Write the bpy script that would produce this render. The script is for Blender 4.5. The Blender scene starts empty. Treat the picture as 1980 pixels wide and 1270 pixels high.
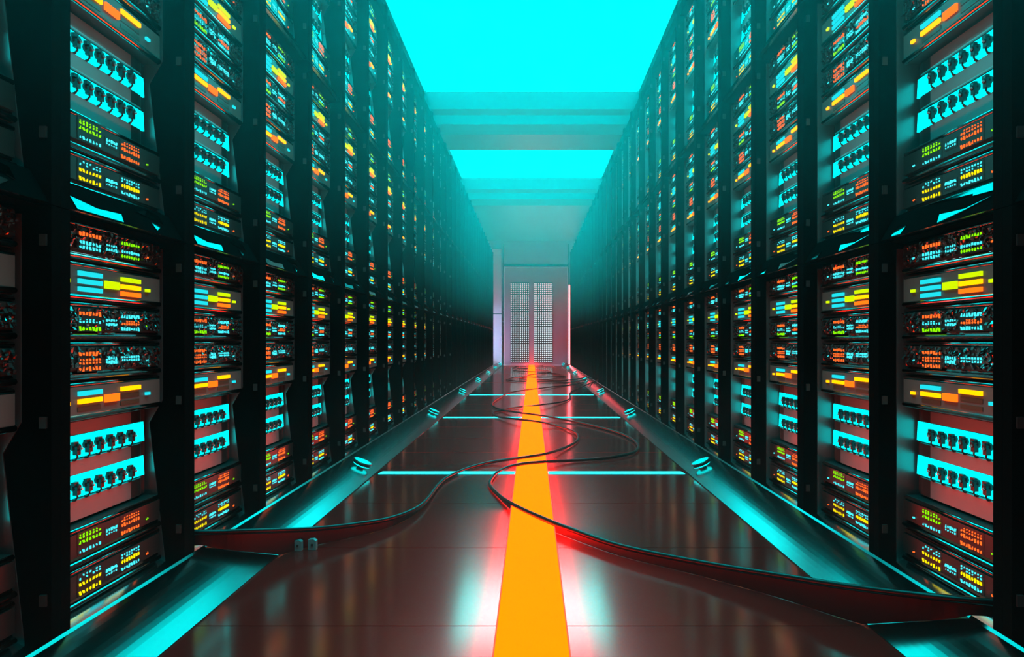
import bpy, math, random
from mathutils import Vector, Matrix

PI = math.pi
F = 1454.0                      # focal length in pixels of the 1980 px wide frame
VX, VY = 1028.0, 659.0          # vanishing point of the aisle in the photograph
EYE = 0.70                      # camera height above the walkway
scene = bpy.context.scene
col = scene.collection
rnd = random.Random(11)

# ------------------------------------------------------------------ materials
def new_mat(name):
    m = bpy.data.materials.new(name)
    m.use_nodes = True
    nt = m.node_tree
    for n in list(nt.nodes):
        nt.nodes.remove(n)
    out = nt.nodes.new('ShaderNodeOutputMaterial')
    return m, nt, out

def surf(name, colr, rough, metal=0.0, spec=0.5, noise=0.0, nscale=30.0, stretch=(1, 1, 1), bump=0.0, aniso=0.0, ior=1.5):
    m, nt, out = new_mat(name)
    b = nt.nodes.new('ShaderNodeBsdfPrincipled')
    b.inputs['Base Color'].default_value = (*colr, 1)
    b.inputs['Roughness'].default_value = rough
    b.inputs['Metallic'].default_value = metal
    b.inputs['Specular IOR Level'].default_value = spec
    b.inputs['IOR'].default_value = ior
    b.inputs['Anisotropic'].default_value = aniso
    if noise or bump:
        tc = nt.nodes.new('ShaderNodeTexCoord')
        mp = nt.nodes.new('ShaderNodeMapping')
        mp.inputs['Scale'].default_value = stretch
        nz = nt.nodes.new('ShaderNodeTexNoise')
        nz.inputs['Scale'].default_value = nscale
        nz.inputs['Detail'].default_value = 3
        nt.links.new(tc.outputs['Object'], mp.inputs['Vector'])
        nt.links.new(mp.outputs['Vector'], nz.inputs['Vector'])
        if noise:
            mr = nt.nodes.new('ShaderNodeMapRange')
            mr.inputs['To Min'].default_value = max(0.02, rough - noise)
            mr.inputs['To Max'].default_value = rough + noise
            nt.links.new(nz.outputs['Fac'], mr.inputs['Value'])
            nt.links.new(mr.outputs['Result'], b.inputs['Roughness'])
        if bump:
            bp = nt.nodes.new('ShaderNodeBump')
            bp.inputs['Strength'].default_value = bump
            bp.inputs['Distance'].default_value = 0.002
            nt.links.new(nz.outputs['Fac'], bp.inputs['Height'])
            nt.links.new(bp.outputs['Normal'], b.inputs['Normal'])
    nt.links.new(b.outputs['BSDF'], out.inputs['Surface'])
    return m

def glow(name, colr, strength, sample=True):
    m, nt, out = new_mat(name)
    e = nt.nodes.new('ShaderNodeEmission')
    e.inputs['Color'].default_value = (*colr, 1)
    e.inputs['Strength'].default_value = strength
    nt.links.new(e.outputs['Emission'], out.inputs['Surface'])
    m.cycles.emission_sampling = 'FRONT' if sample else 'NONE'
    return m

M = {}
M['frame'] = surf('black_powder_coat', (.002, .0025, .0025), .5, 0.0, .0, .08, 60)
M['liner'] = surf('grey_liner', (.22, .25, .25), .30, .85, .5, .05, 40)
M['chassis'] = surf('dark_chassis', (.035, .042, .042), .38, .6, .5)
M['face'] = surf('dark_faceplate', (.016, .026, .024), .32, .3, .5)
M['greeble'] = surf('component_plastic', (.13, .17, .17), .20, .85, .6)
M['steel'] = surf('polished_steel', (.62, .64, .64), .16, 1.0)
M['rail'] = surf('satin_rail', (.24, .25, .25), .13, 1.0, .5, .03, 50, (1, 8, 8))
M['mirror'] = surf('mirror_steel', (.040, .047, .047), .06, 1.0)
M['panel'] = surf('display_panel', (.075, .08, .072), .42, .0, .4)
M['slot'] = surf('dark_slot', (.03, .028, .012), .4, 0)
M['plate'] = surf('patch_plate', (.22, .21, .21), .36, .35)
M['rubber'] = surf('black_rubber', (.006, .010, .010), .40, 0)
M['pin'] = surf('pale_pin', (.75, .62, .62), .25, .6)
M['tile'] = surf('floor_tile_red_glow', (.72, .006, .005), .14, 0, .5, .02, 14, (1, 30, 30), .012, ior=1.75)  # red in the base colour stands in for the stripe's glow
M['base'] = surf('dark_subfloor', (.01, .01, .01), .5)
M['curb'] = surf('brushed_curb', (.14, .125, .12), .16, 1.0, .5, .02, 25, (30, 1, 30))
M['ceil'] = surf('ceiling_cyan_cast', (.035, .080, .084), .45, .2, .4)  # cyan light mixed into the colour of a neutral ceiling
M['wall'] = surf('dark_wall', (.03, .032, .032), .5)
M['endwall'] = surf('end_wall_paint', (.42, .34, .38), .34, .1)
M['white'] = surf('white_gloss', (.75, .77, .80), .25, 0)
M['cable'] = surf('cable_jacket', (.003, .003, .003), .28, 0, .22)
M['clip'] = surf('clip_cyan_cast', (.07, .20, .21), .4, .2)  # teal stands in for cyan light falling on the metal
M['ring'] = surf('lamp_ring', (.05, .07, .07), .32, .8)

CY = (0.0, .93, 1.0)
M['ceil_glow'] = glow('ceiling_panel_light', (0, .97, 1.0), 7.5)
M['patch_glow'] = glow('patch_backlight', (0, .95, .96), 1.7)
M['bar_cyan'] = glow('bar_cyan', (.006, .31, .35), 2.6)
M['bar_yellow'] = glow('bar_yellow', (1.0, .33, .0), 2.6)
M['bar_lime'] = glow('bar_lime', (.27, .38, .0), 2.6)
M['bar_orange'] = glow('bar_orange', (1.0, .10, .004), 2.6)
M['led_cyan'] = glow('led_cyan', (.06, .85, .95), 1.3, False)
M['led_red'] = glow('led_red', (1.0, .12, .015), 1.7, False)
M['led_green'] = glow('led_green', (.25, .95, .0), 1.2, False)
M['led_yellow'] = glow('led_yellow', (1.0, .78, .0), 1.2, False)
M['stripe'] = glow('orange_stripe_light', (1.0, .050, .0), 8.0)
M['stripe_edge'] = glow('stripe_edge_added_glow', (1.0, .004, .002), 40)  # glow added to the edging to spread red over the floor
M['strip_cyan'] = glow('floor_strip_light', (.02, .9, .95), 2.6)
M['lamp'] = glow('curb_lamp_light', (.0, .95, .95), 2.6)
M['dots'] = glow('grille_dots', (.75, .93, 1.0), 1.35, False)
M['neon'] = glow('red_neon', (1.0, .10, .12), 18.0)
M['alcove'] = glow('alcove_tube', (.34, .62, 1.0), 110.0)

# ------------------------------------------------------------------ mesh builder
class MB:
    def __init__(s):
        s.v, s.f, s.m, s.mats, s.smooth = [], [], [], [], []
    def mi(s, mat):
        if mat not in s.mats:
            s.mats.append(mat)
        return s.mats.index(mat)
    def face(s, pts, mat, smooth=False):
        k = len(s.v)
        s.v += [tuple(p) for p in pts]
        s.f.append(tuple(range(k, k + len(pts))))
        s.m.append(s.mi(mat)); s.smooth.append(smooth)
    def raw(s, verts, faces, mat, smooth=False):
        k = len(s.v)
        s.v += [tuple(p) for p in verts]
        i = s.mi(mat)
        for f in faces:
            s.f.append(tuple(k + a for a in f)); s.m.append(i); s.smooth.append(smooth)
    def box(s, x0, x1, y0, y1, z0, z1, mat):
        s.raw([(x0, y0, z0), (x1, y0, z0), (x1, y1, z0), (x0, y1, z0), (x0, y0, z1), (x1, y0, z1), (x1, y1, z1), (x0, y1, z1)],
              [(0, 3, 2, 1), (4, 5, 6, 7), (0, 1, 5, 4), (1, 2, 6, 5), (2, 3, 7, 6), (3, 0, 4, 7)], mat)
    def prism(s, poly, a0, a1, axis, mat, side_mats=None):
        """poly: 2D points; axis 'x': points are (y, z) swept along x; 'y': (x, z); 'z': (x, y)."""
        def P(p, a):
            return (a, p[0], p[1]) if axis == 'x' else (p[0], a, p[1]) if axis == 'y' else (p[0], p[1], a)
        area = sum(poly[i][0] * poly[(i + 1) % len(poly)][1] - poly[(i + 1) % len(poly)][0] * poly[i][1] for i in range(len(poly)))
        flip = (area < 0) != (axis == 'y')
        n = len(poly)
        vs = [P(p, a0) for p in poly] + [P(p, a1) for p in poly]
        lo, hi = tuple(range(n))[::-1], tuple(range(n, 2 * n))
        sides = [(i, (i + 1) % n, n + (i + 1) % n, n + i) for i in range(n)]
        if flip:
            lo, hi = lo[::-1], hi[::-1]
            sides = [t[::-1] for t in sides]
        k = len(s.v)
        s.v += vs
        for f, mm in [(lo, mat), (hi, mat)] + [(t, (side_mats or {}).get(i, mat)) for i, t in enumerate(sides)]:
            s.f.append(tuple(k + a for a in f)); s.m.append(s.mi(mm)); s.smooth.append(False)
    def lathe(s, prof, n, mat, mtx=None, mats=None):
        vs, fs = [], []
        for r, z in prof:
            for i in range(n):
                a = 2 * PI * i / n
                vs.append((r * math.cos(a), r * math.sin(a), z))
        k = len(s.v)
        mtx = mtx or Matrix()
        s.v += [tuple(mtx @ Vector(p)) for p in vs]
        for j in range(len(prof) - 1):
            mm = mats[j] if mats else mat
            for i in range(n):
                i2 = (i + 1) % n
                s.f.append((k + j * n + i, k + j * n + i2, k + (j + 1) * n + i2, k + (j + 1) * n + i))
                s.m.append(s.mi(mm)); s.smooth.append(False)
        for j, rev in ((0, True), (len(prof) - 1, False)):
            f = [k + j * n + i for i in range(n)]
            s.f.append(tuple(f[::-1] if rev else f))
            s.m.append(s.mi(mats[min(j, len(mats) - 1)] if mats else mat)); s.smooth.append(False)
    def tube(s, pts, r, mat, n=10):
        pts = [Vector(p) for p in pts]
        k = len(s.v)
        rr = r if isinstance(r, (list, tuple)) else [r] * len(pts)
        for i, p in enumerate(pts):
            t = (pts[min(i + 1, len(pts) - 1)] - pts[max(i - 1, 0)]).normalized()
            up = Vector((0, 0, 1)) if abs(t.z) < .95 else Vector((1, 0, 0))
            a = t.cross(up).normalized(); b = a.cross(t).normalized()
            for j in range(n):
                an = 2 * PI * j / n
                s.v.append(tuple(p + (a * math.cos(an) + b * math.sin(an)) * rr[i]))
        i0 = s.mi(mat)
        for i in range(len(pts) - 1):
            for j in range(n):
                j2 = (j + 1) % n
                s.f.append((k + i * n + j, k + i * n + j2, k + (i + 1) * n + j2, k + (i + 1) * n + j)); s.m.append(i0); s.smooth.append(True)
        for i, rev in ((0, False), (len(pts) - 1, True)):
            f = [k + i * n + j for j in range(n)]
            s.f.append(tuple(f if not rev else f[::-1])); s.m.append(i0); s.smooth.append(False)
    def mesh(s, name):
        me = bpy.data.meshes.new(name)
        me.from_pydata(s.v, [], s.f)
        for mm in s.mats:
            me.materials.append(mm)
        me.polygons.foreach_set('material_index', s.m)
        me.polygons.foreach_set('use_smooth', s.smooth)
        me.update()
        return me
    def build(s, name, parent=None, loc=(0, 0, 0)):
        return put(name, s.mesh(name), parent, loc)

def put(name, me, parent=None, loc=(0, 0, 0)):
    o = bpy.data.objects.new(name, me)
    o.location = loc
    if parent:
        o.parent = parent
    col.objects.link(o)
    return o

def tag(o, label=None, cat=None, group=None, kind=None):
    for k, v in (('label', label), ('category', cat), ('group', group), ('kind', kind)):
        if v:
            o[k] = v
    return o

def copy_tree(o, parent=None):
    c = o.copy()
    col.objects.link(c)
    c.parent = parent
    for ch in kids.get(o.name, []):
        copy_tree(ch, c)
    return c

kids = {}
def child(parent, name, mb, label=None):
    o = put(name, mb if isinstance(mb, bpy.types.Mesh) else mb.mesh(name), parent)
    kids.setdefault(parent.name, []).append(o)
    if label:
        o['label'] = label
    return o

# ------------------------------------------------------------------ rack geometry
P = 0.6                                     # rack pitch along the aisle
W = 1.0                                     # aisle half width at the rack fronts
TIER, TIER0 = 0.974, 0.010                  # cabinet height, base of the lowest one
HW = 0.268                                  # half of the clear width
FACE = 0.06                                 # depth of the server faces behind the cabinet front
N_RACKS = 31                                # racks per row (the first one is cut by the frame)
def bay_y(n): return (3.163 + n) * P

ORD = ['first', 'second', 'third', 'fourth', 'fifth', 'sixth', 'seventh', 'eighth', 'ninth', 'tenth', 'eleventh', 'twelfth', 'thirteenth',
       'fourteenth', 'fifteenth', 'sixteenth', 'seventeenth', 'eighteenth', 'nineteenth', 'twentieth'] + \
      ['twenty-' + w for w in ('first', 'second', 'third', 'fourth', 'fifth', 'sixth', 'seventh', 'eighth', 'ninth')] + ['thirtieth', 'thirty-first']
TIERN = ['bottom', 'middle', 'top']
ROWN = {-1: 'left', 1: 'right'}

def row_matrix(side, y, z):
    return Matrix.Translation((side * W, y, z)) @ Matrix.Rotation(-side * PI / 2, 4, 'Z')

# ---- cabinets
def cabinet_frame(full, tier):
    b = MB()
    top = TIER - .002 if tier < 2 else TIER + .08
    d = .80
    for s in (-1, 1):
        b.box(min(s * HW, s * .2995), max(s * HW, s * .2995), 0, d, 0, top, M['frame'])
    b.box(-HW, HW, .30 if full else .10, d, 0, .012, M['frame'])
    b.box(-HW, HW, .16 if not full else .42, .44, .0, top, M['frame'])
    b.box(-HW, HW, .02, d, TIER - .0027, TIER - .002 if tier < 2 else top, M['frame'])
    return b

def side_liner(s):
    b = MB()
    x0, x1 = (HW - .003, HW) if s > 0 else (-HW, -HW + .003)
    poly = [(.05, .03), (.13, .03), (.13, .955), (.05, .955)] if s < 0 else \
           [(.052, .03), (.13, .03), (.13, .955), (.062, .955), (.062, .52), (.100, .455)]
    b.prism(poly, x0, x1, 'x', M['liner'])
    return b

def lower_ledge():
    b = MB()
    b.prism([(.004, .034), (.078, .066), (.10, .066), (.10, .0), (.004, .0)], -HW, HW, 'x', M['frame'], {0: M['steel']})
    return b

def gap_cover():
    b = MB()
    b.prism([(.005, .004), (.046, .074), (.050, .074), (.052, .060), (.105, .060), (.105, .0), (.040, .0)], -HW, HW, 'x', M['frame'], {6: M['steel']})
    return b

def gap_plane(z): return .005 + (z - .004) * .041 / .070

def local_uv(side, px, py, tier, Z0=.02):
    """(u, z) in a cabinet of the first rack for a point of the photograph on the cover between cabinets."""
    r = W + Z0
    d = (VX - px) if side < 0 else (px - VX)
    Y = F * r / d
    u = (Y - bay_y(0)) * (1 if side < 0 else -1)
    return u, (VY - py) * r / d + EYE - TIER0 - TIER * tier

PLATES = {  # outlines of reflected ceiling light, built as mirror plates
    -1: [[(136, 350), (181, 357), (180, 362)],
         [(136, 380), (183, 405), (232, 416), (227, 432), (206, 430), (136, 415)],
         [(272, 411), (298, 407), (318, 420), (317, 438), (310, 431)],
         [(292, 431), (309, 440), (295, 447)]],
    1: [[(1779, 397), (1823, 372), (1914, 347), (1914, 369), (1871, 380), (1869, 376)],
        [(1818, 416), (1870, 405), (1914, 381), (1870, 408), (1824, 432)],
        [(1734, 445), (1755, 436), (1752, 454), (1734, 463)]]}

def trim_plate(side, poly):
    b = MB()
    pts = []
    for px, py in poly:
        u, z = local_uv(side, px, py, 1)
        z = min(max(z, .0062), .0718)
        pts.append((max(-HW + .001, min(HW - .001, u)), z))
    ar = sum(pts[i][0] * pts[(i + 1) % len(pts)][1] - pts[(i + 1) % len(pts)][0] * pts[i][1] for i in range(len(pts)))
    if ar < 0:
        pts = pts[::-1]
    n = len(pts)
    fr = [(u, gap_plane(z) - .0022, z + .0022) for u, z in pts]
    bk = [(u, gap_plane(z) + .001, z - .001) for u, z in pts]
    b.raw(fr + bk, [tuple(range(n)), tuple(range(2 * n - 1, n - 1, -1))] + [(i, n + i, n + (i + 1) % n, (i + 1) % n) for i in range(n)], M['mirror'])
    return b

def latch(s, z):
    b = MB()
    x = s * (HW - .0005)
    xa, xb = sorted((x, x - s * .006))
    b.box(xa, xb, .008, .022, z - .012, z + .012, M['chassis'])
    return b

cab_proto = {}
def make_cabinet(side, tier, full):
    key = (side if tier else 0, min(tier, 2), full)
    if key not in cab_proto:
        root = put('server_cabinet', cabinet_frame(full, tier).mesh('cabinet_frame'))
        if full:
            child(root, 'side_liner', side_liner(-1), 'grey metal liner inside the cabinet')
            child(root, 'side_liner', side_liner(1), 'grey metal liner inside the cabinet')
            for s in (-1, 1):
                for z in (.90 - .0, .52, .15):
                    child(root, 'latch', latch(s, z))
        else:
            child(root, 'side_liner', side_liner(-1))
        if tier == 0:
            child(root, 'lower_ledge', lower_ledge(), 'polished steel ledge')
        else:
            child(root, 'cover_strip', gap_cover())
            for poly in PLATES[side]:
                child(root, 'trim_plate', trim_plate(side, poly), 'mirror plate cut to the outline of a reflection')
        cab_proto[key] = root
        return root
    return copy_tree(cab_proto[key])

# ---- servers (local frame: x along the face, y into the rack, z up; origin at the base of the face)
UH = .0925
def server_body(h=UH, hw=.245, depth=.30):
    b = MB()
    b.box(-hw, hw, .006, depth, .001, h - .001, M['chassis'])
    return b

def half_round(cy, cz, ry, rz, n=9):
    return [(cy - ry * math.sin(PI * k / n), cz - rz * math.cos(PI * k / n)) for k in range(n + 1)]

def rails(root, hw=.245, h=UH):
    t = MB()
    t.prism(half_round(.006, h - .0072, .006, .0058), -hw, hw, 'x', M['rail'])
    t.smooth = [True] * len(t.smooth)
    child(root, 'top_rail', t, 'rounded satin steel edge rail')
    t = MB()
    t.prism([(.006, .022)] + half_round(.004, .0095, .009, .0075)[::-1] + [(.006, .002)], -hw, hw, 'x', M['rail'])
    child(root, 'bottom_rail', t, 'rounded satin steel edge rail')

def led(b, u, z, w, h, mat):
    k = rnd.choice((0, 0, 1, 2, 3))
    w *= rnd.uniform(.75, 1.1); h *= rnd.uniform(.7, 1.15)
    sk = rnd.uniform(-.35, .35) * w
    pts = [(u - w / 2 - sk, z - h / 2), (u + w / 2 - sk, z - h / 2), (u + w / 2 + sk, z + h / 2), (u - w / 2 + sk, z + h / 2)]
    if k == 1:
        pts = [pts[0], pts[1], (u + sk, z + h / 2)]
    elif k == 2:
        pts = [(u, z - h / 2), (u + w / 2, z), (u + sk, z + h / 2), (u - w / 2, z)]
    n = len(pts)
    y0, y1 = -.0028, -.0008
    vs = [(p[0], y0, p[1]) for p in pts] + [(p[0], y1, p[1]) for p in pts]
    b.raw(vs, [tuple(range(n))] + [(i, n + i, n + (i + 1) % n, (i + 1) % n) for i in range(n)], mat)

# rows: (height from face centre, colour, size) for the three blocks
G = {'left': (-.0945, .094, 7), 'middle': (-.003, .052, 5), 'right': (.0865, .092, 7)}
LED = {
    'A': {'left': [(.0175, 'red', 1.25), (-.003, 'cyan', 1.1), (-.014, 'cyan', 1.0)],
          'middle': [(.0035, 'cyan', .7), (-.007, 'cyan', 1.1)],
          'right': [(.0175, 'green', 1.1), (-.004, 'cyan', .9), (-.016, 'green', 1.0)], 'status': ('cyan', 'red')},
    'B': {'left': [(.0180, 'red', 1.15), (.0035, 'cyan', .5), (-.002, 'cyan', .7), (-.018, 'green', 1.2)],
          'middle': [(.0045, 'cyan', .8), (-.006, 'cyan', .9)],
          'right': [(.0165, 'cyan', 1.15), (.0035, 'red', .55), (-.003, 'red', .8), (-.016, 'cyan', 1.1)], 'status': ('cyan', 'green')},
    'C': {'left': [(.0160, 'red', 1.15), (.002, 'red', .7), (-.0055, 'red', .7), (-.0195, 'red', 1.1)],
          'middle': [(.004, 'cyan', 1.1), (-.0065, 'cyan', 1.1)],
          'right': [(.005, 'cyan', .8), (-.0025, 'cyan', .7)], 'status': ('cyan', 'cyan')},
    'D': {'left': [(.027, 'green', .45), (.021, 'green', .6), (.010, 'green', 1.1), (-.012, 'cyan', .9)],
          'middle': [(.010, 'cyan', 1.0), (.001, 'cyan', .5)],
          'right': [(.024, 'red', .5), (.017, 'red', .6), (.006, 'red', 1.0), (-.014, 'red', 1.0)], 'status': ('cyan', 'green')},
    'E': {'left': [(.026, 'cyan', .55), (.019, 'cyan', .55), (.006, 'yellow', 1.1), (-.014, 'yellow', 1.1)],
          'middle': [(.005, 'cyan', 1.0), (-.005, 'cyan', .5)],
          'right': [(.024, 'cyan', .5), (.017, 'cyan', .5), (.006, 'yellow', 1.1), (-.012, 'cyan', .95)], 'status': ('red', 'red')}}
LOOK = {'A': 'one orange row over cyan lights', 'B': 'mixed orange, lime and cyan lights', 'C': 'orange-red and cyan lights',
        'D': 'green and red lights', 'E': 'yellow and cyan lights'}

def greeble_plate(kind):
    """Faceplate with a crust of tiny components (none on the plain D and E servers)."""
    b = MB()
    z0, z1 = .0255, UH - .014
    b.box(-.245, .245, .0, .007, z0, z1, M['face'])
    if kind in 'ABC':
        zs = [UH / 2 + r[0] for blk in ('left', 'middle', 'right') for r in LED[kind][blk]]
        for i in range(330):
            u = rnd.uniform(-.24, .24); z = rnd.uniform(z0 + .002, z1 - .002)
            hit = False
            for blk in ('left', 'middle', 'right'):
                c, w, n = G[blk]
                if abs(u - c) < w / 2 + .004 and any(abs(z - UH / 2 - r[0]) < .0055 for r in LED[kind][blk]):
                    hit = True
            if hit:
                continue
            w, h, d = rnd.uniform(.0015, .006), rnd.uniform(.0015, .005), rnd.uniform(.002, .007)
            a = rnd.uniform(-.5, .5)
            zz = z
            # a component with a sloping top so that it catches light from above or below
            t = rnd.uniform(-.003, .003)
            b.raw([(u - w, -.0 - d + t, zz - h), (u + w, -d + t + a * .004, zz - h), (u + w, -d - t, zz + h), (u - w, -d - t + a * .004, zz + h),
                   (u - w, .001, zz - h), (u + w, .001, zz - h), (u + w, .001, zz + h), (u - w, .001, zz + h)],
                  [(0, 1, 2, 3), (0, 4, 5, 1), (1, 5, 6, 2), (2, 6, 7, 3), (3, 7, 4, 0)], M['greeble'])
    return b

srv_proto = {}
def led_server_proto(kind):
    root = put('led_server', server_body().mesh('led_server_body'))
    child(root, 'face_plate', greeble_plate(kind), 'dark faceplate')
    for blk in ('left', 'middle', 'right'):
        c, w, n = G[blk]
        b = MB()
        zr = [UH / 2 + r[0] for r in LED[kind][blk]]
        b.box(c - w / 2 - .003, c + w / 2 + .003, -.0009, .0005, min(zr) - .007, max(zr) + .007, M['face'])
        for dz, colr, sz in LED[kind][blk]:
            step = w / n
            for i in range(n + (1 if blk == 'right' else 0)):
                if sz < .6 and rnd.random() < .22:
                    continue
                st = w / (n + (1 if blk == 'right' else 0))
                u = c - w / 2 + st * (i + .5)
                s2 = sz * rnd.uniform(.8, 1.1)
                led(b, u, UH / 2 + dz, .0062 * min(1, s2 + .15), .0085 * s2, M['led_' + colr])
        child(root, 'light_block', b, 'block of small %s lights' % '-and-'.join(dict.fromkeys(r[1] for r in LED[kind][blk])))
    for s, colr in ((-1, LED[kind]['status'][0]), (1, LED[kind]['status'][1])):
        b = MB()
        u = -.185 if s < 0 else .172
        b.box(u - .007, u + .007, -.0009, .0005, .034, .046, M['face'])
        for du in (-.003, .0035):
            led(b, u + du, .040 + du * .2, .0040, .0050, M['led_' + colr])
        child(root, 'status_light', b, 'pair of tiny %s status lights' % colr)
    rails(root)
    return root

DISP = {
    1: {'l': ['bar_cyan', 'bar_cyan', 'bar_cyan'], 'm': 'bar_lime', 'r': ['bar_lime', 'bar_yellow', 'bar_orange'], 's': ('bar_lime', 'bar_lime')},
    2: {'l': ['bar_cyan', 'bar_yellow', 'slot'], 'm': 'bar_orange', 'r': ['bar_yellow', 'slot', 'slot'], 's': ('bar_yellow', 'bar_cyan')}}
def display_proto(kind):
    root = put('display_server', server_body().mesh('display_server_body'))
    b = MB()
    b.box(-.245, .245, .0, .007, .016, UH - .012, M['panel'])
    child(root, 'face_plate', b, 'pale metal faceplate')
    D = DISP[kind]
    zc = UH / 2
    def bar(u0, u1, z0, z1, mat):
        q = MB()
        q.box(u0, u1, -.006 if mat != 'slot' else -.0012, .0005, z0, z1, M[mat])
        child(root, 'light_bar' if mat != 'slot' else 'bar_slot', q,
              {'bar_cyan': 'cyan light bar', 'bar_lime': 'lime-yellow light bar', 'bar_yellow': 'yellow light bar', 'bar_orange': 'orange light bar', 'slot': 'unlit dark bar'}[mat])
    for i, dz in enumerate((.0185, -.0, -.0185)):
        bar(-.143, -.049, zc + dz - .0055, zc + dz + .0055, D['l'][i])
        bar(.040, .132, zc + dz - .0055, zc + dz + .0055, D['r'][i])
    bar(-.034, .028, zc - .010, zc + .009, D['m'])
    bar(-.196, -.178, zc - .006, zc + .002, D['s'][0])
    bar(.162, .182, zc - .006, zc + .002, D['s'][1])
    rails(root)
    return root

PH = .245
def plug_mesh():
    b = MB()
    b.lathe([(.004, 0), (.0095, .002), (.0105, .012), (.0085, .020), (.0085, .030), (.006, .033)], 10, M['rubber'],
            Matrix.Translation((0, .040, .0)) @ Matrix.Rotation(PI / 2, 4, 'X'))
    b.box(-.0065, .0085, .012, .030, -.019, .004, M['rubber'])
    b.box(-.013, .004, .016, .030, .004, .013, M['rubber'])
    b.tube([(.001, .020, -.017), (.001, .018, -.024), (.000, .024, -.030), (.000, .036, -.033)], .0032, M['rubber'], 7)
    q = MB()
    q.lathe([(.0030, 0), (.0034, .003), (.0026, .009)], 8, M['pin'], Matrix.Translation((.003, .0095, -.004)) @ Matrix.Rotation(PI / 2, 4, 'X'))
    for m in (b, q):
        m.v = [(x, .0405 - (.0405 - y) * .62, z) for x, y, z in m.v]
    return b.mesh('plug'), q.mesh('metal_tip')

def patch_proto(parts):
    root = put('patch_panel', None)
    bpy.data.objects.remove(root)
    b = MB()
    b.box(-.250, .250, .046, .30, .002, PH - .002, M['chassis'])
    root = put('patch_panel', b.mesh('patch_panel_body'))
    bands = ((.152, .206), (.056, .110))
    for z0, z1 in bands:
        b = MB()
        b.prism([(.046, z0), (.040, z0), (.043, z1), (.046, z1)], -.250, .238, 'x', M['patch_glow'])
        child(root, 'backlit_strip', b, 'glowing cyan connector strip')
    for z0, z1 in ((.004, .052), (.114, .148), (.210, .241)):
        b = MB()
        b.box(-.165, .155, .034, .0465, z0, z1, M['plate'])
        child(root, 'blank_plate', b, 'plain pinkish grey metal plate')
        for s in (-1, 1):
            b = MB()
            u0, u1 = (-.165, -.236) if s < 0 else (.155, .226)
            pr = [(u0, .0465), (u0, .035)] + [(u0 + (u1 - u0) * (.55 + .45 * math.sin(t)), .035 + .0115 * (1 - math.cos(t))) for t in (0, .4, .8, 1.2, PI / 2)]
            b.prism(pr, z0, z1, 'z', M['face'])
            child(root, 'end_cap', b, 'dark rounded end cap')
    if parts:
        me, tip = plug_mesh()
        for z0, z1 in bands:
            for i in range(7):
                o = child(root, 'plug', me)
                child(o, 'metal_tip', tip, 'pale pink metal tip')
                o.location = (-.149 + .0495 * i, 0, z0 + .029)
    else:
        b = MB()
        for z0, z1 in bands:
            for i in range(7):
                for dx, w, za, zb in ((0, .008, -.019, .004), (-.004, .009, .0, .013)):
                    u = -.149 + .0495 * i + dx
                    b.box(u - w, u + w, .024, .0405, z0 + .029 + za, z0 + .029 + zb, M['rubber'])
        child(root, 'plug_row', b, 'two rows of dark plugs')
    return root

SLOTS = [('A', .9255), ('1', .8304), ('B', .737), ('C', .643), ('2', .5476), ('P', .3775), ('D', .207), ('E', .112)]
SLOTN = {'A': 'top', '1': 'second', 'B': 'third', 'C': 'fourth', '2': 'fifth', 'P': 'lower', 'D': 'lower', 'E': 'lowest'}

def in_view(side, y, z0, z1):
    """Whether the photograph shows anything of a server there (frame test, fins in front of it)."""
    xs = [VX + side * F * (W + FACE) / yy for yy in (y - .24, y + .24)]
    if side < 0 and max(xs) < -6 or side > 0 and min(xs) > 1986:
        return False
    ys = [VY - F * (z - EYE) / yy for z in (z0, z1) for yy in (y - .2, y + .24)]
    return not (max(ys) < -8 or min(ys) > 1280)

def build_racks():
    n_srv = 0
    for side in (-1, 1):
        row = ROWN[side]
        for n in range(-1, N_RACKS - 1):
            full = n < 13
            y = bay_y(n)
            o_n = ORD[n + 1]
            for t in range(3):
                if n == -1 and side == 1 and t > 0:
                    pass
                cab = make_cabinet(side, t, full)
                cab.matrix_world = row_matrix(side, y, TIER0 + TIER * t)
                tag(cab, 'black %s server cabinet in the %s rack from the camera, %s row' % (TIERN[t], o_n, row), 'server cabinet',
                    'server cabinets along the %s row' % row)
                if n > 12:
                    continue
                for kind, zc in SLOTS:
                    h = PH if kind == 'P' else UH
                    z0 = TIER0 + TIER * t + zc - h / 2
                    if not in_view(side, y, z0, z0 + h):
                        continue
                    near = n < 5
                    key = kind + ('' if near or kind != 'P' else 'f')
                    if key not in srv_proto:
                        srv_proto[key] = led_server_proto(kind) if kind in 'ABCDE' else display_proto(int(kind)) if kind in '12' else patch_proto(near)
                        o = srv_proto[key]
                    else:
                        o = copy_tree(srv_proto[key])
                    o.matrix_world = row_matrix(side, y, z0) @ Matrix.Translation((0, FACE, 0))
                    place = '%s cabinet of %s rack, %s row' % (TIERN[t], o_n, row)
                    if kind in 'ABCDE':
                        tag(o, 'server with %s, %s' % (LOOK[kind], place), 'server', 'servers with rows of small lights')
                    elif kind == '1':
                        tag(o, 'server with cyan, lime and orange light bars, %s' % place, 'server', 'servers with coloured light bars')
                    elif kind == '2':
                        tag(o, 'server with yellow bars and orange block, %s' % place, 'server', 'servers with coloured light bars')
                    else:
                        tag(o, 'glowing cyan patch panel with dark plugs, %s' % place, 'patch panel', 'backlit cyan patch panels')
                    n_srv += 1
    print('servers', n_srv)
build_racks()

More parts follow.
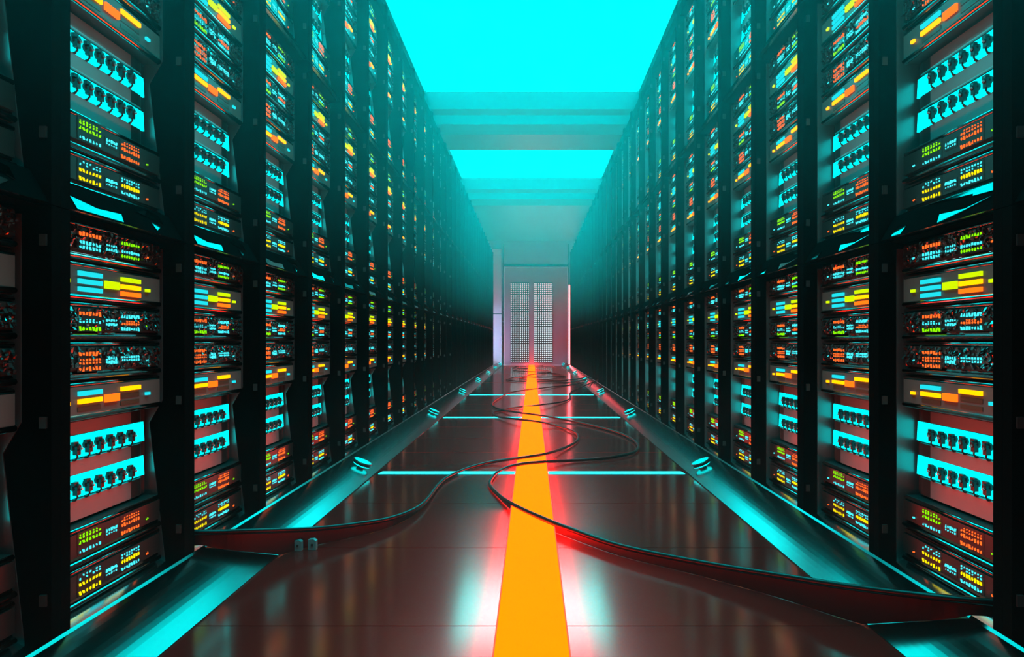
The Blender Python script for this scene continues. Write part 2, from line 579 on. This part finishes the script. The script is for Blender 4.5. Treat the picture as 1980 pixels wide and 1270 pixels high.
# ------------------------------------------------------------------ floor, curbs, stripe, light strips
Y0, YE = -2.4, 21.35
HWK = .825
CURB = [(HWK, .004)]
for k in range(12):                         # a gently rounded slope, steeper at the walkway
    a = math.radians(29 - 14 * k / 11)
    CURB.append((CURB[-1][0] + .167 / 12, CURB[-1][1] + .167 / 12 * math.tan(a)))
CURB.append((.998, CURB[-1][1] + .0055))
def curb_z(x):
    a = abs(x)
    for (x0, z0), (x1, z1) in zip(CURB, CURB[1:]):
        if x0 <= a <= x1:
            return z0 + (z1 - z0) * (a - x0) / (x1 - x0)
    return 0 if a < HWK else CURB[-1][1]

def build_floor():
    b = MB()
    b.box(-2.0, 2.0, Y0, YE + .3, -.06, -.012, M['base'])
    mod, first = 2.88, 3.985
    y = first - 3 * mod
    while y < YE:
        seg = [(y + .045 + i * (mod - .09) / 4, y + .045 + (i + 1) * (mod - .09) / 4) for i in range(4)]
        for a, c in seg:
            c = min(c, YE)
            if c - .005 > a and c > Y0:
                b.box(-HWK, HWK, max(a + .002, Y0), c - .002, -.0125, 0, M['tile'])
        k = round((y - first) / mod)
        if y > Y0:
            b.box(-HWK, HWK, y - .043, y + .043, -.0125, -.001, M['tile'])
        y += mod
    for s in (-1, 1):
        xa, xb = sorted((s * .99, s * 2.0))
        b.box(xa, xb, Y0, YE, -.012, TIER0, M['base'])
    tag(b.build('floor'), 'dark glossy tiled walkway floor', 'floor', kind='structure')
    for i, s in enumerate((-1, 1)):
        b = MB()
        b.prism([(s * HWK, -.012)] + [(s * x, z) for x, z in CURB] + [(s * .999, -.012)], Y0, YE - .01, 'y', M['curb'])
        tag(b.build('trim_%d' % (i + 1)), 'sloped metal curb along the %s server row' % ROWN[s], 'curb', kind='structure')
build_floor()

SW = .0815
def build_stripe():
    b = MB()
    b.box(-SW, SW, Y0, YE - .02, .0006, .022, M['stripe'])
    root = b.build('floor_light_stripe')
    tag(root, 'glowing orange light stripe running down the middle of the walkway', 'light stripe')
    for s in (-1, 1):
        b = MB()
        xa, xb = sorted((s * SW, s * (SW + .0035)))
        b.box(xa, xb, Y0, YE - .02, .0006, .0215, M['stripe_edge'])
        b.build('edge_strip', root)['label'] = 'thin red edging, made to glow onto the floor'
    for k in range(3):
        y = 3.985 + 2.88 * k
        for s in (-1, 1):
            xa, xb = sorted((s * (SW + .004), s * .808))
            root = MB(); root.prism([(xa, y - .046), (xb, y - .046), (xb - (.012 if s > 0 else 0), y + .046), (xa + (.012 if s < 0 else 0), y + .046)], -.0009, .0012, 'z', M['ring'])
            o = root.build('floor_light_bar')
            tag(o, 'cyan light bar set across the floor, %s of the orange stripe, %s from the camera' % (ROWN[s], ORD[k]), 'floor light', 'cyan light bars across the floor')
            q = MB(); q.prism([(xa + .002, y - .034), (xb - .002, y - .034), (xb - (.012 if s > 0 else .002), y + .034), (xa + (.012 if s < 0 else .002), y + .034)], .0008, .0032, 'z', M['strip_cyan'])
            q.build('diffuser', o)['label'] = 'glowing cyan diffuser'
build_stripe()

def build_lamps():
    r = .052
    proto = None
    for k in range(7):
        y = 3.93 + 2.88 * k
        y = min(y, 21.2)
        for s in (-1, 1):
            if proto is None:
                b = MB()
                b.lathe([(.020, 0), (.020, .014), (r * .62, .016), (r * .62, .022)], 24, M['ring'])
                root = put('curb_lamp', b.mesh('lamp_foot'))
                q = MB(); q.lathe([(r * .80, .0135), (r * .88, .0165), (r * .80, .0195)], 32, M['lamp'])
                child(root, 'under_glow', q, 'glowing cyan underside')
                q = MB(); q.lathe([(r * .9, .019), (r, .022), (r, .034), (r * .95, .038), (r * .86, .038), (r * .86, .030)], 40, M['ring'])
                child(root, 'ring', q, 'dark metal ring')
                q = MB(); q.lathe([(r * .85, .030), (r * .85, .036), (r * .6, .039), (.002, .040)], 40, M['lamp'])
                child(root, 'lens', q, 'bright cyan lens')
                proto = root; o = root
            else:
                o = copy_tree(proto)
            ang = math.atan2(curb_z(.93) - curb_z(.86), .07)
            zc = curb_z(.895)
            o.matrix_world = Matrix.Translation((s * .895, y, zc)) @ Matrix.Rotation(-s * ang, 4, 'Y')
            tag(o, 'round cyan puck lamp on the %s curb, %s from the camera' % (ROWN[s], ORD[k]), 'lamp', 'round cyan lamps on the curbs')
build_lamps()

# ------------------------------------------------------------------ cables
def gp(px, py, r):
    """Point on the walkway seen at a pixel, lifted by the cable radius."""
    y = F * (EYE - r) / (py - VY)
    if abs((px - VX) * y / F) < .125:                       # it climbs over the raised light stripe
        r += .019
        y = F * (EYE - r) / (py - VY)
    return Vector(((px - VX) * y / F, y, r))

def smooth(pts, n=6):
    out = []
    for i in range(len(pts) - 1):
        p0, p1, p2, p3 = pts[max(i - 1, 0)], pts[i], pts[i + 1], pts[min(i + 2, len(pts) - 1)]
        for k in range(n):
            t = k / n
            out.append(.5 * ((2 * p1) + (p2 - p0) * t + (2 * p0 - 5 * p1 + 4 * p2 - p3) * t * t + (3 * p1 - p0 - 3 * p2 + p3) * t ** 3))
    out.append(pts[-1])
    return out

R1 = .0085
def cable(name, pix, label, near=(), r=R1, far_fix=None):
    """pix: floor pixels; near: (px, py, height) for the lifted end that runs into a rack."""
    pts = []
    for px, py, h in near:
        y = F * (EYE - h) / (py - VY)
        pts.append(Vector(((px - VX) * y / F, y, h)))
    n_near = len(pts)
    for px, py in pix:
        p = gp(px, py, r + .004)
        p.z = max(p.z, r + .0045 + curb_z(p.x))
        pts.append(p)
    sm = smooth(pts)
    # arc-length clean-up
    keep = [sm[0]]
    for p in sm[1:]:
        if (p - keep[-1]).length > .006:
            keep.append(p)
    b = MB(); b.tube(keep, r, M['cable'], 10)
    root = b.build(name)
    tag(root, label, 'cable', 'black cables on the walkway')
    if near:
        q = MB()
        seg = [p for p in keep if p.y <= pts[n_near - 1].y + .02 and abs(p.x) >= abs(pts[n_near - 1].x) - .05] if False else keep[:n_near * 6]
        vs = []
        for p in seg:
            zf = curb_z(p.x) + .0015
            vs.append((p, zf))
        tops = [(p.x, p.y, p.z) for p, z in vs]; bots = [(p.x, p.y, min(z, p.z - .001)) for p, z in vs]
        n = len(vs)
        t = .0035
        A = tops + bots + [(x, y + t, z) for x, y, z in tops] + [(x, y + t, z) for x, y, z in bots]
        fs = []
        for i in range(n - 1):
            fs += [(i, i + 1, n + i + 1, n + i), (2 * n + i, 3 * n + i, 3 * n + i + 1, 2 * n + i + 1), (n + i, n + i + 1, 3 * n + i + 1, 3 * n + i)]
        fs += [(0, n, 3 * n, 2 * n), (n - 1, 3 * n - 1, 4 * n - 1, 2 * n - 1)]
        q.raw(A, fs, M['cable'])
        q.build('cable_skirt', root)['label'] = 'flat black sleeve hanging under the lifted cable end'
    return root

cable('floor_cable', [(866.7, 922), (906, 905), (950.7, 893.4), (1003, 885.5), (1053, 877.7), (1095, 864.5), (1114.8, 852.7), (1118, 843.5), (1108, 834),
                      (1076.7, 823.8), (1042.6, 815.4), (1003, 810.7), (963.8, 806), (953, 800.7), (961, 795), (1003, 787), (1042.6, 783), (1090, 776),
                      (1103, 768.7), (1102.5, 759.5), (1121, 749.8), (1158, 743.7)],
      'black cable snaking from the left server row across the orange stripe, lifted at its end',
      near=[(352, 1029, .122), (440, 1028, .112), (520, 1026, .090), (600, 1023, .060), (680, 1015, .046), (760, 1001, .032), (815, 976, .020), (846, 939, .014)])
cable('floor_cable', [(950.7, 925), (966.5, 910.5), (998, 898.7), (1042.6, 893.4), (1095, 890.8), (1160.8, 886.8), (1205.4, 880), (1229, 872.4), (1234.3, 862),
                      (1223.8, 850), (1200, 838), (1160.8, 826.4), (1108, 814.6), (1042.6, 802.8), (1003, 797.6), (969, 792.3), (953, 785.7), (952, 779),
                      (963.8, 770), (984.8, 759.5), (1016, 754), (1069, 747.7), (1121, 741), (1160, 735.9)],
      'black cable with a wide loop beside the curb, running to the near right cabinets',
      near=[(1935, 1166, .112), (1800, 1153, .108), (1640, 1134, .085), (1500, 1112, .060), (1350, 1087, .040), (1200, 1056, .033), (1100, 1022, .033), (1062, 1007, .034), (1020, 989, .032), (990, 974, .030), (968, 960, .016), (948, 939, .013)])
cable('floor_cable', [(1150, 735.7), (1090, 735.7), (1042, 733.5), (1010, 733.2), (1004, 731.8), (1012, 729.5), (1040, 729.3), (1075, 728.6), (1093, 727.2),
                      (1079, 722.6), (1052.6, 720), (1026, 718.4), (998, 716.8), (993, 714.4), (1002, 711)],
      'black cable making small loops near the far door, ending at the right row', r=.010)
cable('floor_cable', [(1150, 739.2), (1100, 739), (1058, 738), (1000, 736.9), (979, 733.6), (994, 730.4), (1015, 728), (1028, 724), (1055.7, 720.6), (1064, 717.8),
                      (1047, 715.2), (1015, 712.4), (992, 711), (996, 708.6), (1020, 707.8), (1050, 706.9)],
      'black cable zigzagging over the stripe right in front of the far door', r=.010)

def clip(px, py, label):
    p = gp(px, py, 0)
    b = MB()
    b.prism([(-.013, 0), (.013, 0), (.013, .030), (.004, .036), (-.013, .034)], -.010, .010, 'y', M['clip'])
    o = b.build('cable_clip', None, (p.x, p.y, .0005))
    q = MB(); q.lathe([(.004, 0), (.004, .004)], 8, M['ring'], Matrix.Translation((0, -.0135, .018)) @ Matrix.Rotation(-PI / 2, 4, 'X'))
    q.build('screw', o)
    tag(o, label, 'cable clip', 'small metal clips below the lifted cable')
clip(577, 1064, 'small metal clip on the floor under the lifted left cable, nearer the curb')
clip(605, 1062, 'small metal clip on the floor under the lifted left cable, nearer the stripe')

# ------------------------------------------------------------------ ceiling
HC, HB = 2.85 + EYE, 2.385 + EYE
BEAMS = [(-5.3, -4.5), (-.75, .05), (4.05, 4.85), (8.60, 9.40), (13.16, 17.96)]
def build_ceiling():
    b = MB()
    b.box(-2.0, 2.0, Y0 - .2, YE + .3, HC + .06, HC + .16, M['ceil'])
    for s in (-1, 1):
        xa, xb = sorted((s * 1.215, s * 2.0))
        b.box(xa, xb, Y0 - .2, YE + .3, HC - .02, HC + .06, M['ceil'])
    tag(b.build('ceiling'), 'grey ceiling above the light panels', 'ceiling', kind='structure')
    for i, (a, c) in enumerate(BEAMS[1:]):
        b = MB()
        # soft-nosed soffit: stepped front face, flat underside
        b.prism([(a, HC + .06), (a, HC - .20), (a + .03, HC - .26), (a + .03, HB + .10), (a + .09, HB), (c, HB), (c, HC + .06)][::-1], -1.9, 1.9, 'x', M['ceil'])
        o = b.build('beam')
        tag(o, ['grey ceiling soffit behind the camera', 'grey ceiling soffit above the camera', 'grey ceiling soffit between the two cyan light panels', 'long grey ceiling soffit beyond the second cyan light panel'][i], 'soffit', kind='structure')
    ends = [(.05, 4.05), (4.85, 8.60), (9.40, 13.16)]
    for i, (a, c) in enumerate(ends):
        b = MB()
        b.box(-1.215, 1.215, a - .1, c + .1, HC + .03, HC + .055, M['ceil'])
        o = b.build('ceiling_light')
        tag(o, ['large cyan ceiling light panel over the camera', 'huge glowing cyan ceiling panel this side of the first soffit', 'glowing cyan ceiling panel beyond the first soffit'][i],
            'ceiling light', 'cyan light panels in the ceiling')
        q = MB(); q.box(-1.205, 1.205, a - .09, c + .09, HC, HC + .031, M['ceil_glow'])
        q.build('diffuser', o)['label'] = 'glowing cyan diffuser'
build_ceiling()

# ------------------------------------------------------------------ shell and far end
def build_shell():
    top = HC + .1
    for nm, x0, x1 in (('wall_left', -2.0, -1.9), ('wall_right', 1.9, 2.0)):
        b = MB(); b.box(x0, x1, Y0, YE, -.01, top, M['wall'])
        tag(b.build(nm), 'dark side wall behind the server row', 'wall', kind='structure')
    b = MB(); b.box(-2.0, 2.0, Y0 - .15, Y0, -.01, top, M['wall'])
    tag(b.build('wall_back'), 'dark wall behind the camera', 'wall', kind='structure')
    # end wall with the door opening
    b = MB()
    b.box(-2.0, -.79, YE, YE + .2, -.01, top, M['endwall'])
    b.box(1.03, 2.0, YE, YE + .2, -.01, top, M['endwall'])
    b.box(-.79, 1.03, YE, YE + .2, 2.78, top, M['endwall'])
    tag(b.build('wall_end'), 'grey wall at the far end of the aisle', 'wall', kind='structure')
    # blue-white wall panels beside the door
    b = MB()
    b.box(-1.85, -.85, YE - .10, YE - .001, .02, 1.455, M['white'])
    b.box(-1.85, -.85, YE - .09, YE - .002, 1.455, 1.48, M['slot'])
    b.box(-1.85, -.85, YE - .10, YE - .001, 1.48, 3.3, M['white'])
    b.box(-.85, -.83, YE - .115, YE - .001, .02, 3.3, M['steel'])
    tag(b.build('trim_3'), 'tall pale blue wall panel left of the far door', 'wall panel', kind='structure')
    # frame above and around the door
    b = MB()
    b.box(-.81, -.79, YE - .03, YE, 0, 3.45, M['steel'])
    b.box(1.03, 1.05, YE - .03, YE, 0, 3.45, M['steel'])
    b.box(-.79, 1.03, YE - .03, YE, 2.83, 2.86, M['frame'])
    tag(b.build('trim_4'), 'thin steel frame round the far doorway', 'door frame', kind='structure')
    b = MB()
    b.box(-.78, 1.02, YE - .004, YE + .05, .03, 2.77, M['endwall'])
    door = b.build('door_1')
    tag(door, 'pinkish grey metal door with two tall grilles', 'door', kind='structure')
    q = MB()
    for x0, x1, z0, z1 in ((-.79, -.765, .02, 2.79), (1.005, 1.03, .02, 2.79), (-.765, 1.005, 2.765, 2.79), (-.765, 1.005, .0, .03)):
        q.prism([(x0, YE - .02), (x1, YE - .02), (x1, YE - .003), (x0, YE - .003)], z0, z1, 'z', M['white'])  # white colour stands in for highlights along the door edges
    q.build('edge_frame', door)['label'] = 'edging coloured white for its bright highlights'
    for x0 in (-.605, .065):
        q = MB()
        x1 = x0 + .535
        q.box(x0, x1, YE - .012, YE - .003, .08, 2.36, M['panel'])
        g = q.build('vent_grille', door)
        g['label'] = 'tall perforated grille'
        q = MB()
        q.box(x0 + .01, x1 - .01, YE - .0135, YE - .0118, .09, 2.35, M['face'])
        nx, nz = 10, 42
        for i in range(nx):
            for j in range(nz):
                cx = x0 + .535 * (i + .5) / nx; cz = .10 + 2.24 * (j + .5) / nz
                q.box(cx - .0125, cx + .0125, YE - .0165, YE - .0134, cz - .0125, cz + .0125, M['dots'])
        q.build('hole_grid', g)['label'] = 'grid of bright square holes'
    # red neon tube at the end of the right row
    b = MB()
    b.box(1.004, 1.06, 19.66, 19.74, .01, 2.2, M['frame'])
    o = b.build('neon_light')
    tag(o, 'vertical red neon tube at the far end of the right server row', 'neon light')
    q = MB(); q.tube([(.986, 19.70, .09), (.986, 19.70, 2.16)], .016, M['neon'], 12)
    q.build('tube', o)['label'] = 'glowing red tube'
    # unseen tube lamp, added to light the pale panel and far end
    b = MB()
    b.box(-1.32, -1.24, 19.72, 19.80, .01, 2.6, M['frame'])
    o = b.build('added_tube_light')
    tag(o, 'unseen pale blue tube lamp added behind the end of the left server row', 'tube lamp')
    q = MB(); q.tube([(-1.28, 19.83, .05), (-1.28, 19.83, 1.50)], .025, M['alcove'], 12)
    q.build('tube', o)['label'] = 'glowing pale blue tube'
build_shell()

# ------------------------------------------------------------------ haze in the air (world volume, also stands in for the bloom of the lights)
w = bpy.data.worlds.new('haze')
scene.world = w
w.use_nodes = True
nt = w.node_tree
for n in list(nt.nodes):
    nt.nodes.remove(n)
out = nt.nodes.new('ShaderNodeOutputWorld')
bg = nt.nodes.new('ShaderNodeBackground'); bg.inputs['Color'].default_value = (0, 0, 0, 1); bg.inputs['Strength'].default_value = 0
vs = nt.nodes.new('ShaderNodeVolumeScatter')
mx = nt.nodes.new('ShaderNodeMapRange')
mx.inputs['From Min'].default_value = .25
mx.inputs['From Max'].default_value = 1.3
mx.inputs['To Min'].default_value = .95
mx.inputs['To Max'].default_value = .03  # haze colour turns cyan with height, keeping the red glow out
cc = nt.nodes.new('ShaderNodeCombineColor')
cc.inputs[1].default_value = .95
cc.inputs[2].default_value = .95
nt.links.new(mx.outputs['Result'], cc.inputs[0])
nt.links.new(cc.outputs[0], vs.inputs['Color'])
geo = nt.nodes.new('ShaderNodeNewGeometry')
sep = nt.nodes.new('ShaderNodeSeparateXYZ')
# density by height: thin at the floor, densest at mid height to imitate bloom, thinner again under the light panels
mr = nt.nodes.new('ShaderNodeFloatCurve')
cu = mr.mapping.curves[0]
HAZE = [(0, .008), (.25, .005), (.5, .002), (.85, .0025), (1.3, .026), (1.9, .054), (2.5, .054), (3.1, .024), (4.0, .010)]
for k, (z, dn) in enumerate(HAZE):
    if k == 0:
        cu.points[0].location = (0, dn * 10)
    elif k == len(HAZE) - 1:
        cu.points[-1].location = (1, dn * 10)
    else:
        cu.points.new(z / 4.0, dn * 10)
mr.mapping.update()
zn = nt.nodes.new('ShaderNodeMath'); zn.operation = 'DIVIDE'; zn.inputs[1].default_value = 4.0
dm = nt.nodes.new('ShaderNodeMath'); dm.operation = 'MULTIPLY'; dm.inputs[1].default_value = .1
nt.links.new(geo.outputs['Position'], sep.inputs[0])
nt.links.new(sep.outputs['Z'], zn.inputs[0])
nt.links.new(zn.outputs[0], mr.inputs['Value'])
nt.links.new(sep.outputs['Z'], mx.inputs['Value'])
nt.links.new(mr.outputs['Value'], dm.inputs[0])
nt.links.new(dm.outputs[0], vs.inputs['Density'])
vs.inputs['Anisotropy'].default_value = .35
nt.links.new(bg.outputs[0], out.inputs['Surface'])
nt.links.new(vs.outputs[0], out.inputs['Volume'])

# ------------------------------------------------------------------ camera and view
cam = bpy.data.cameras.new('camera')
cam.sensor_width = 36.0
cam.lens = F / 1980 * 36
cam.shift_x = (990 - VX) / 1980
cam.shift_y = (VY - 635) / 1980
cam.clip_start = .02
co = bpy.data.objects.new('camera', cam)
co.location = (0, 0, EYE)
co.rotation_euler = (PI / 2, 0, 0)
col.objects.link(co)
scene.camera = co

vsx = scene.view_settings
vsx.view_transform = 'Standard'
vsx.look = 'None'
vsx.exposure = 0.0
vsx.gamma = 1.0
vsx.use_curve_mapping = False
cy = scene.cycles
cy.use_denoising = True
cy.volume_step_rate = 2.5
cy.max_bounces = 6
cy.diffuse_bounces = 2
cy.glossy_bounces = 4
cy.volume_bounces = 1
cy.sample_clamp_indirect = 4.0
cy.caustics_reflective = False
cy.caustics_refractive = False
